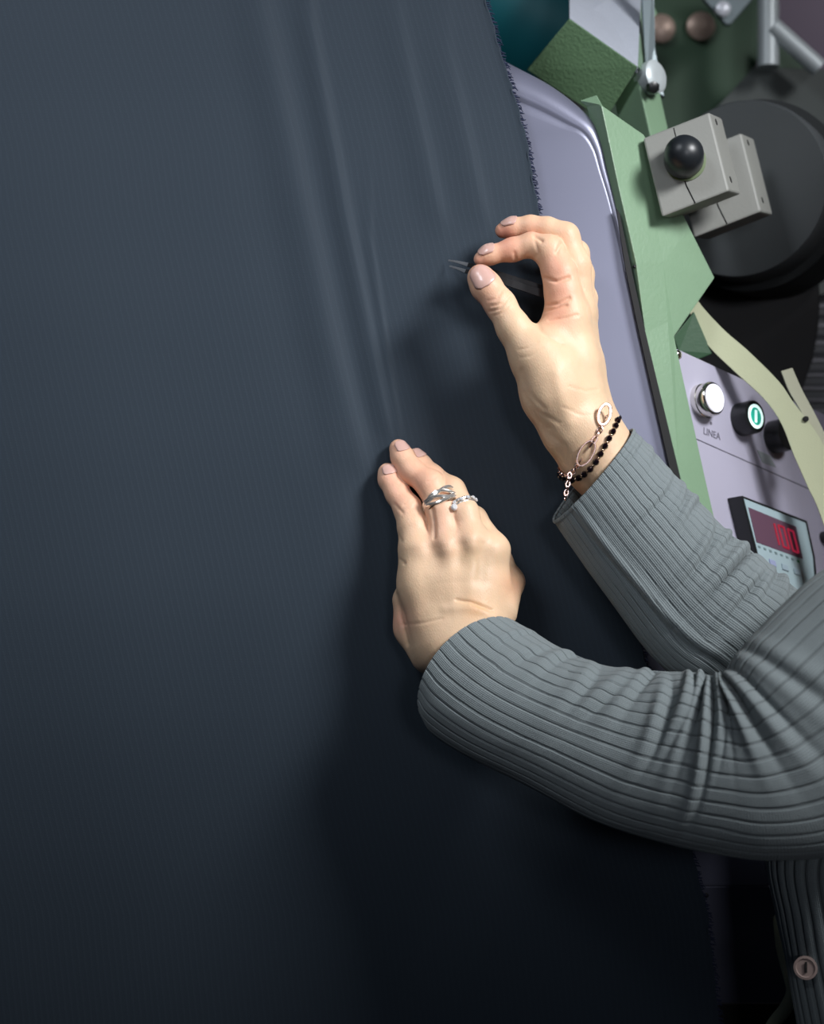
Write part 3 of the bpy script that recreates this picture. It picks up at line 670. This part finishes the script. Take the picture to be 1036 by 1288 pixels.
# upright square bar with its clamp
o_ = P(800, 90, -170)
box('clamp_bar', o_, P(836, 250, -150)-P(800, 90, -170), P(772, 126, -215)-o_, P(829, 112, -215)-o_+0*o_, M_GREEN, fr_, bev=.0012)
prism('clamp_strip', PX([(806, -40, -225), (822, -40, -225), (824, 60, -222), (836, 122, -215), (812, 110, -210)]), (0, 0, .006), M_ZINC, fr_)
cl = turned('clamp_disc', P(819, 98, -178), (.75, .12, -.75), [(-.008, .0095), (0, .0115), (.004, .0115), (.006, .009), (.006, .003)], M_PALE, fr_, 28)
turned('hex_bolt', P(822, 110, -156), (.3, -.3, -1), [(-.004, .0042), (.001, .0042), (.0016, .003)], M_BLACK, cl, 6)
prism('rear_frame_plate', PX([(700, -140, -700), (962, -140, -700), (952, 84, -700), (896, 152, -700), (866, 182, -700), (700, 200, -700)]), (0, 0, .01), M_DGREEN, fr_)
for x, y in ((830, 38), (880, 35)):
    lab(turned('bolt', P(x, y, -700), (0, 0, -1), [(-.002, .012), (.006, .012), (.009, .006)], mat('brass_bolt', (190, 165, 150), .4, .3), fr_, 18), 'pale round bolt head')
br = prism('corner_bracket', PX([(868, -20, -560), (913, 31, -560), (919, 30, -560), (966, -24, -560)]), (0, 0, .006), M_ZINC, fr_)
turned('bolt', P(908, 13, -560), (0, 0, -1), [(-.001, .006), (.005, .006), (.007, .003)], mat('bright_bolt', (240, 242, 250), .3, .2), br, 18)
v, f = tubegeo(PX([(966, -60, -560), (966, 84, -560)]), .0088, 12); smooth_edge(mesh('upright_rod', v, f, M_PALE, fr_))
v, f = tubegeo(PX([(972, 34, -550), (1030, 86, -550)]), .0075, 12); smooth_edge(mesh('diagonal_rod', v, f, M_PALE, fr_))
prism('gusset_plate', PX([(974, 40, -640), (1026, 88, -640), (974, 88, -640)]), (0, 0, .006), M_DGREEN, fr_)
prism('housing_plate', PX([(948, 84, -610), (1140, 90, -610), (1180, 330, -610), (1000, 380, -610), (880, 330, -610), (876, 168, -610), (898, 138, -610)]), (0, 0, .01), M_GPLATE, fr_)
wbox('machine_column', .62, .95, 1.45, 1.75, 0, 1.25, M_DGREEN, fr_)
# black guard below the disc
guard = prism('black_guard', PX([(852, 330, -420), (1030, 336, -420), (1031, 380, -420), (1029, 415, -420), (1022, 452, -420), (1009, 490, -420), (994, 530, -420), (975, 570, -420), (870, 500, -420)]), (0, 0, .02), M_DARK, fr_)

# grey bearing blocks
def block(off, dh, label, knob):
    ox, oy = off
    q = lambda x, y, h: P(x+ox, y+oy, h+dh)
    r = empty('bearing_block', q(830, 274, -40), label, 'bearing block', 'grey cast bearing blocks')
    o = q(808, 174, -26); a = q(892, 141, -18)-o; b = q(832, 273, -8)-o
    n_ = np.cross(a, b); n_ /= np.linalg.norm(n_); n_ = -n_ if n_[2] > 0 else n_
    c = q(826, 180, -94)-o
    box('housing', o, a, b, c, M_BLOCK, r, bev=.0014)
    side = np.cross(b, c); side /= np.linalg.norm(side); side = side if side[0] > 0 else -side
    for t, w in ((.1, .38), (.84, .38)):
        p = o+a+b*t+c*w; turned('screw_hole', p, side, [(-.0002, .0021), (.0002, .0022), (.0003, .001)], M_HOLE, r, 14)
    v, f = tubegeo([o+a*.42+b*.55+n_*.0001, o+a*.44+b*.75+n_*.0001, o+a*.5+b*.99+n_*.0001], .0004, 4); mesh('split_line', v, f, M_HOLE, r)
    v, f = tubegeo([o+a*.46+b*.02+n_*.0001, o+a*.46+b*.14+n_*.0001], .0003, 4); mesh('split_line', v, f, M_HOLE, r)
    if knob:
        kc = o+a*.48+b*.46
        turned('collar', kc+np.array([.0012, 0, 0]), n_, [(-.002, .0129), (.0012, .0129), (.0016, .011)], M_LIME, r, 36)
        lab(turned('ball_knob', kc, n_, [(.0 + .0125*(1-math.cos(t)) - .0005, .0125*max(math.sin(t), .001)) if t > 1.55 else (.0 if t == 0 else .004*t, .0095+.003*min(1, t)) for t in [0, .5, 1.0, 1.56, 1.8, 2.0, 2.2, 2.4, 2.6, 2.8, 3.0, 3.14]], M_KNOB, r, 40), 'glossy black ball knob')
    return r
block((0, 0), 0, 'grey cast block with a black ball knob on its face, beside the green plate', True)
block((40, 26), -100, 'grey cast block without a knob, behind and right of the knobbed one', False)

# round roller behind the blocks
wh = empty('roller', P(960, 250, -260), 'large dark rubber roller end behind the grey blocks', 'roller')
ax = P(975, 262, -420)-P(930, 238, -250)
turned('end_disc', P(930, 238, -250), ax, [(0, .001), (0, .0612), (.004, .0632), (.03, .0632), (.03, .001)], M_RUBBER, wh, 64)
turned('roller_body', P(930, 238, -250)+ax/np.linalg.norm(ax)*.0305, ax, [(0, .001), (0, .069), (.06, .069), (.06, .001)], mat('black_rubber', (30, 33, 34), .6), wh, 64)
# teal roller
tl = turned('cloth_roller', P(560, -30, -560), P(720, 60, -540)-P(560, -30, -560), [(-.4, .001), (-.4, .07), (.115, .07), (.115, .001)], M_TEAL, None, 56)
tl.name = 'cloth_roller'; tag(tl, 'dark teal roller above the grey board, left of the green beam', 'roller')
tl2 = prism('dark_cover', PX([(560, -200, -690), (740, -200, -690), (735, 200, -690), (560, 200, -690)]), (0, 0, .01), M_DARK, fr_)

# webbing strap
st = empty('webbing_strap', P(950, 480, -60), 'cream webbing strap crossing in front of the control panel', 'strap')
def ribbon(name, L_, R_, hs, m, parent, n=60, t=.0015):
    a = catmull(np.array([(*l, h) for l, h in zip(L_, hs)], float), n); b = catmull(np.array([(*l, h) for l, h in zip(R_, hs)], float), n)
    A, Bq = P(*a.T), P(*b.T); v = np.vstack([A, Bq]); return mesh(name, v, [(i, i+1, n+i+1, n+i) for i in range(n-1)], m, parent, solid=t)
ribbon('band', [(862, 378), (870, 399), (889, 433), (920, 464), (960, 501), (982, 532), (998, 572), (1016, 613), (1034, 655), (1080, 800)], [(872, 362), (880, 382), (910, 415), (941, 442), (979, 480), (998, 507), (1024, 541), (1040, 570), (1052, 610), (1120, 790)],
       [-110, -104, -98, -92, -88, -84, -80, -78, -76, -70], M_CREAM, st)
tail = ribbon('band_end', [(982, 467), (992, 492), (1008, 520), (1030, 570)], [(996, 463), (1008, 490), (1026, 524), (1044, 560)], [-100, -96, -92, -88], mat('cream_webbing_end', (168, 168, 146), .7), st)
turned('eyelet', P(1013, 527, -79), (0, 0, -1), [(-.001, .0019), (.0008, .0019), (.001, .001)], M_HOLE, st, 14)

# ------------------------------------------------------------------ control panel
O = P(850, 440, -50); ex = P(1010, 508, -235)-O; ex /= np.linalg.norm(ex); eyv = P(893, 642, -50)-O
ey = eyv-ex*np.dot(eyv, ex); ey /= np.linalg.norm(ey); en = np.cross(ex, ey); en = en if en[2] < 0 else -en
def onp(x, y, off=0.0):
    d = P(x, y, 0); d = d/np.linalg.norm(d); t = np.dot(O+en*off, en)/np.dot(d, en); return d*t
def vrot(p): return p
cp = empty('control_panel', onp(900, 640), 'grey metal control panel with three round push buttons, lower right of the green plate', 'control panel')
pc = [onp(846, 436), onp(950, 484), onp(1040, 522), onp(1085, 640), onp(1120, 860), onp(915, 800), onp(880, 600)]
prism('panel_plate', pc, -en*.004, M_PANEL, cp)
prism('panel_box', [p-en*.0045 for p in pc], -en*.05, M_DARK, cp)
v, f = tubegeo([onp(875, 552, .0001), onp(1060, 634, .0001)], .0004, 4); mesh('engraved_line', v, f, M_INK, cp)
def button(x, y, r, parts, name='push_button'):
    c = onp(x, y); root = None
    for nm, prof, m in parts:
        o = turned(nm, c, en, prof, m, cp if root is None else root, 40); root = root or o
    return root
# body is seen left of its face: base position on the plate, the cap stands off along the normal
lab(button(881, 505, 0, [('push_button', [(0, .0112), (.0035, .0112), (.004, .0106), (.006, .0106), (.0065, .0112), (.010, .0112), (.0112, .0104), (.0112, .0096)], M_CHROME),
                     ('lens', [(.0100, .0095), (.0118, .0093), (.0124, .005), (.0125, .0001)], M_LAMPW)]), 'white illuminated push button with a chrome bezel')
def shifted_button(x, y, kind):
    c = onp(x, y)
    b = lab(turned('push_button', c, en, [(0, .0112), (.010, .0112), (.012, .0108), (.0122, .009), (.0118, .001)], M_BLACK, cp, 40), 'black push button with a green lit ring' if kind else 'plain black push button partly behind the strap')
    if kind:
        v = []; fs = []
        a1 = ex; a2 = ey; n = 40
        for r, o in ((.0082, .0123), (.0062, .0125)):
            for q in range(n): t = 2*math.pi*q/n; v.append(c+en*o+(a1*math.cos(t)+a2*math.sin(t))*r)
        fs = [[q, (q+1) % n, n+(q+1) % n, n+q] for q in range(n)]
        lab(mesh('lit_ring', v, fs, M_WLIT, b, solid=.0003), 'pale green glowing ring')
        turned('lens', c, en, [(.0118, .0062), (.0122, .006), (.0123, .0001)], M_GRN, b, 32)
        prism('white_bar', [c+en*.0126+a1*s1*.0011+a2*s2*.0042 for s1, s2 in ((-1, -1), (1, -1), (1, 1), (-1, 1))], -en*.0002, M_WLIT, b, bev=0)
    return b
shifted_button(931, 528, True); shifted_button(972, 550, False)
turned('screw', onp(852, 446), en, [(0, .003), (.001, .003), (.002, .0015)], M_CHROME, cp, 16)
prism('label_plate', [onp(952, 566, .0003), onp(968, 573, .0003), onp(976, 588, .0003), onp(959, 582, .0003)], -en*.0003, mat('label_grey', (140, 146, 150), .5), cp, bev=0)
def text(s_, x, y, size, m, parent, name='lettering', off=.0002):
    cu = bpy.data.curves.new(name, 'FONT'); cu.body = s_; cu.size = size; cu.extrude = .00005; cu.align_x = 'CENTER'; cu.align_y = 'CENTER'
    o = bpy.data.objects.new(name, cu); C.objects.link(o)
    p = W(onp(x, y, off)); exw, eyw, enw = ex @ B3, -ey @ B3, en @ B3
    o.matrix_world = Matrix(((exw[0], eyw[0], enw[0], p[0]), (exw[1], eyw[1], enw[1], p[1]), (exw[2], eyw[2], enw[2], p[2]), (0, 0, 0, 1)))
    dg = bpy.context.evaluated_depsgraph_get(); me = bpy.data.meshes.new_from_object(o.evaluated_get(dg)); mw = o.matrix_world.copy(); bpy.data.objects.remove(o)
    vs = np.array([list(mw @ v_.co) for v_ in me.vertices]); fs = [list(p_.vertices) for p_ in me.polygons]
    return mesh(name, vs, fs, m, parent, world=True)
text('LINEA', 895, 546, .0068, M_INK, cp); text('\u2022', 894, 533, .009, M_INK, cp)

# panel meter
mt_ = empty('panel_meter', onp(975, 690), 'black-edged digital meter with a red display, mounted on the control panel', 'meter')
def off_corners(pts, off): return [onp(x, y, off) for x, y in pts]
face = [(933, 624), (1014, 656), (1023, 698), (1016, 716), (1004, 732), (965, 730)]
# case: four corners on the raised face, extruded back to the plate
fc = off_corners([(933, 623), (1015, 655), (1025, 700), (1030, 752), (962, 742)], .012)
prism('bezel', fc, -en*.0118, M_BLACK, mt_, bev=.0006)
prism('front_plate', off_corners([(935.5, 627), (1013, 657.5), (1022, 700), (1026, 748), (964, 738)], .0123), -en*.0006, M_DEV, mt_, bev=.0002)
prism('screen', off_corners([(941, 638), (1001, 662.5), (1009.5, 703), (951.5, 682)], .0126), -en*.0005, M_SCREEN, mt_, bev=0)
def seg7(x, y, dx, dy, ch, parent):      # corner pixel, right and down pixel steps
    on = {'1': 'bc', '8': 'abcdefg', '0': 'abcdef', '5': 'afgcd'}[ch]
    Q = {'a': ((0, 0), (1, 0)), 'b': ((1, 0), (1, .5)), 'c': ((1, .5), (1, 1)), 'd': ((0, 1), (1, 1)), 'e': ((0, .5), (0, 1)), 'f': ((0, 0), (0, .5)), 'g': ((0, .5), (1, .5))}
    gs = []
    for s_ in on:
        (u0, v0), (u1, v1) = Q[s_]
        p = lambda u, v_: onp(x+dx[0]*u+dy[0]*v_, y+dx[1]*u+dy[1]*v_, .0128)
        gs.append(tubegeo([p(u0, v0), p(u1, v1)], .00085, 5))
    v, f = merge(gs); return mesh('digit', v, f, M_LED, parent)
for k, ch in enumerate('100'): seg7(966+12*k, 655.5+4.9*k, (7, 2.9), (6.8, 27), ch, mt_)
for k in range(8):
    x, y = 953+7.0*k, 686+2.6*k
    prism('indicator_mark', off_corners([(x, y), (x+3, y+1), (x+3.6, y+3.8), (x+.6, y+2.8)], .01255), -en*.0002, mat('grey_print', (105, 125, 128), .5) if k < 7 else mat('green_print', (60, 130, 90), .5), mt_, bev=0)
for k in range(4):
    x, y = 952+15.5*k, 697+5.6*k
    prism('key', off_corners([(x, y), (x+8, y+3), (x+9.6, y+11), (x+1.6, y+8)], .0131), -en*.0008, mat('key_lilac', (150, 158, 190) if k < 2 else (150, 168, 178), .4), mt_, bev=.0004)
turned('cable_gland', onp(1034, 676), en, [(0, .004), (.006, .004), (.007, .003)], M_BLACK, cp, 18)

# louvred vent far right
vt = empty('louvred_vent', P(1060, 470, -600), 'dark louvred vent with pale slat edges at the far right', 'vent')
prism('vent_back', PX([(985, 320, -640), (1200, 320, -640), (1200, 560, -640), (985, 560, -640)]), (0, 0, .01), M_SLAT, vt)
for y in (356, 384, 409, 431, 453, 471, 488, 503, 517, 530):
    prism('slat', PX([(988, y-1.2, -610), (1190, y-1.2, -610), (1190, y+1.5, -610), (988, y+1.5, -610)]), (0, 0, .004), M_EDGE, vt, bev=0)
# hose and green foot at lower right
v, f = tubegeo(catmull(PX([(960, 1310, -60), (974, 1286, -56), (988, 1268, -52), (997, 1247, -50), (993, 1226, -52), (984, 1190, -80), (980, 1150, -110)]), 40), .0045, 12, flat=.7)
hs = smooth_edge(mesh('hose', v, f, M_CREAM)); tag(hs, 'pale curved hose below the grey board, beside the cardigan hem', 'hose')
prism('lower_rail', PX([(1000, 1240, -130), (1006, 1240, -130), (1016, 1330, -130), (1008, 1330, -130)]), (0, 0, .01), M_GREEN, fr_)
prism('underside_cover', PX([(700, 1262, -160), (1200, 1262, -160), (1240, 1600, -200), (700, 1600, -200)]), (0, 0, .01), M_DARK, fr_)

# ------------------------------------------------------------------ tweezers
tw = empty('tweezers', P(640, 352, 55), 'slim dark tweezers with silver points, pinched in the upper hand', 'tweezers')
def tarm(pts, m, name, parent, flip):
    p = catmull(np.array(pts, float), 24); gs = []
    c = P(p[:, 0], p[:, 1], p[:, 2]); t = np.gradient(c, axis=0); t /= np.linalg.norm(t, axis=1)[:, None]
    side = np.cross(t, [0, 0, 1.]); side /= np.linalg.norm(side, axis=1)[:, None]; w = (p[:, 3]/2000)[:, None]; d = np.array([0, 0, 1.])*.0008
    d = d*np.minimum(1, p[:, 3:4]/3)
    v = np.stack([c+side*w-d, c-side*w-d, c-side*w+d, c+side*w+d], 1).reshape(-1, 3); n = len(p)
    fs = [[i*4+j, i*4+(j+1) % 4, i*4+4+(j+1) % 4, i*4+4+j] for i in range(n-1) for j in range(4)]+[[0, 1, 2, 3], [n*4-1, n*4-2, n*4-3, n*4-4]]
    return mesh(name, v, fs, m, parent, bev=.0002)
a1 = tarm([(588, 333, 38, 2.4), (604, 337, 48, 3.2), (640, 350, 56, 4.2), (690, 367, 52, 5.2), (735, 388, 48, 5)], M_GUN, 'tweezer_arm', tw, 1)
a2 = tarm([(585, 341, 44, 2.4), (602, 345, 54, 3.2), (640, 356, 62, 4.2), (690, 372, 58, 5.2), (735, 389, 51, 5)], M_GUN, 'tweezer_arm', tw, -1)
lab(tarm([(563.5, 327.5, 9, .9), (575, 329.5, 23, 1.5), (588, 333, 38, 2.4)], M_TIP, 'tip', a1, 1), 'bright steel tip')
lab(tarm([(565, 334.5, 9, .9), (575, 337.5, 26, 1.5), (585, 341, 44, 2.4)], M_TIP, 'tip', a2, 1), 'bright steel tip')

# ------------------------------------------------------------------ rings
def finger_frame(a, b, t):
    A, Bq = P(*a[:3]), P(*b[:3]); c = A+(Bq-A)*t; ax = (Bq-A)/np.linalg.norm(Bq-A); r = rad(a[3]+(b[3]-a[3])*t, a[2]); return c, ax, r
def band(c, ax, r, amp, cyc, ph, tr, off=0, n=90):
    ax, a, b = frame_of(ax); th = np.linspace(0, 2*math.pi, n, endpoint=False)
    return tubegeo(c+np.outer(np.cos(th), a)*r+np.outer(np.sin(th), b)*r+np.outer(amp*np.sin(cyc*th+ph)+off, ax), tr, 8, True)
c, ax, r = finger_frame((542, 610, 46, 17.5), (555, 640, 60, 19), .72)
r += .0008; c = c+P(556, 628, 60)-P(553, 628, 60)
ring1 = empty('ring', c, 'wide silver ring of crossing strands on the ring finger of the lower hand', 'ring')
for q in range(4):
    v, f = band(c, ax, r+.0009, .0022, 2, q*math.pi/2, .00125, off=(q-1.5)*.0013); smooth_edge(mesh('strand', v, f, M_SILVER, ring1))
v, f = band(c, ax, r+.0006, 0, 1, 0, .0009, off=.0042); smooth_edge(mesh('band', v, f, M_GOLD, ring1))
def gem(c, r, parent, ax):
    v, f = lathe(c, ax, [(-r*.8, r*.1), (-r*.1, r), (r*.2, r), (r*.6, r*.6)], 8); return mesh('stone', v, f, M_GEM, parent)
def on_front(H, x, y, o): return P(x, y, onto(H, x, y, o))
gem(on_front(LH, 571, 638, 4), .0022, ring1, (.3, .2, -1))
c, ax, r = finger_frame((568, 617, 46, 16), (583, 645, 62, 18), .72)
c2 = c
ring2 = empty('ring', c, 'narrow silver ring set with small clear stones on the middle finger of the lower hand', 'ring')
v, f = band(c, ax, r+.0008, 0, 1, 0, .0011); smooth_edge(mesh('band', v, f, M_SILVER, ring2))
v, f = band(c, ax, r+.0008, 0, 1, 0, .0007, off=.0022); smooth_edge(mesh('band', v, f, M_SILVER, ring2))
_, a_, b_ = frame_of(ax)
for th in np.linspace(0, 2*math.pi, 14, endpoint=False):
    d = math.cos(th)*a_+math.sin(th)*b_
    if d[2] < .35: gem(c+d*(r+.0020)+ax*.0008, .0013, ring2, d)

# ------------------------------------------------------------------ bracelets on the right wrist
def wrist_loop(front, back):
    pts = [P(x, y, onto(RH, x, y, 3.5)) for x, y in front]+[P(*b) for b in back]
    return catmull(np.array(pts+pts[:1]), 400)[:-1]
bl = wrist_loop([(776, 529), (772, 540), (766, 551), (760, 562), (754, 573), (748, 583), (738, 594), (724, 603)], [(711, 603, 100), (704, 596, 70), (714, 582, 38), (740, 560, 22), (766, 538, 28), (777, 526, 58)])
bb = empty('bead_bracelet', bl.mean(0), 'bracelet of black faceted beads with pale spacers on the upper wrist, next to the cuff', 'bracelet')
dist = np.concatenate([[0], np.cumsum(np.linalg.norm(np.diff(np.vstack([bl, bl[:1]]), axis=0), axis=1))]); nb = int(dist[-1]/.0054)
proto = proto2 = None
for k in range(nb):
    for q, (rr_, m, nm) in enumerate(((.0021, M_BEAD, 'bead'), (.0009, M_GOLD, 'spacer'))):
        s_ = (k+q*.5)/nb*dist[-1]; p = np.array([np.interp(s_, dist, np.append(bl[:, i_], bl[0, i_])) for i_ in range(3)])
        pr = proto if q == 0 else proto2
        if pr is None:
            v, f = lathe(p, (.5, .7, .2), [(-rr_, rr_*.2), (-rr_*.6, rr_*.8), (0, rr_), (rr_*.6, rr_*.8), (rr_, rr_*.2)], 8); o = mesh(nm, v, f, m, bb, smooth=(q == 1))
            if q == 0: proto = o
            else: proto2 = o
        else:
            o = pr.copy(); C.objects.link(o); o.parent = bb; o.location = W(p)-ORG[bb.name]
cl_ = wrist_loop([(762, 525), (757, 536), (751, 547), (745, 557), (736, 570), (727, 584), (719, 595)], [(710, 598, 108), (703, 590, 70), (712, 574, 36), (738, 548, 20), (760, 528, 24), (766, 518, 60)])
cb = empty('chain_bracelet', cl_.mean(0), 'rose-silver chain bracelet with oval links and dangling end on the upper wrist, above the beads', 'bracelet')
def link_geo(c, ax, nr, L_, w, tr, n=24):
    ax = ax/np.linalg.norm(ax); nr = nr-ax*np.dot(nr, ax); nr /= np.linalg.norm(nr); sd = np.cross(ax, nr); th = np.linspace(0, 2*math.pi, n, endpoint=False)
    return tubegeo(c+np.outer(np.cos(th)*L_, ax)+np.outer(np.sin(th)*w, sd), tr, 6, True)
dist = np.concatenate([[0], np.cumsum(np.linalg.norm(np.diff(np.vstack([cl_, cl_[:1]]), axis=0), axis=1))]); nl = int(dist[-1]/.0032)
M_ROSE = mat('rose_silver', (225, 195, 185), .2, 1)
big = P(737, 570, onto(RH, 737, 570, 5)); bigc = P(760, 521, onto(RH, 758, 523, 8))
for k in range(nl):
    s_ = k/nl*dist[-1]; p, p2 = [np.array([np.interp((s_+e) % dist[-1], dist, np.append(cl_[:, i_], cl_[0, i_])) for i_ in range(3)]) for e in (0, .001)]
    if min(np.linalg.norm((p-big)), np.linalg.norm(p-bigc)) < .006: continue
    nr = p-P(742, 560, 75); nr = nr if k % 2 else np.cross(p2-p, nr)
    v, f = link_geo(p, p2-p, nr, .0023, .0013, .0005, 16); smooth_edge(mesh('chain_link', v, f, M_ROSE, cb))
nfront = big-P(742, 560, 75)
lab(smooth_edge(mesh('oval_link', *link_geo(big, P(728, 586, 120)-P(745, 556, 120), nfront, .0082, .0040, .0006, 40), M_ROSE, cb)), 'large thin oval link')
lab(smooth_edge(mesh('clasp', *link_geo(bigc, P(756, 535, 110)-P(762, 512, 110), bigc-P(742, 560, 75), .0062, .0034, .0010, 40), M_ROSE, cb)), 'bright oval clasp')
for k in range(6):
    p = P(716-1.0*k, 598+5.4*k, 112-1*k); v, f = link_geo(p, np.array([-.15, -1, 0]), np.array([1, 0, .2]) if k % 2 else np.array([0, 0, 1.]), .0019, .0011, .0005, 16)
    smooth_edge(mesh('chain_link', v, f, M_ROSE, cb))
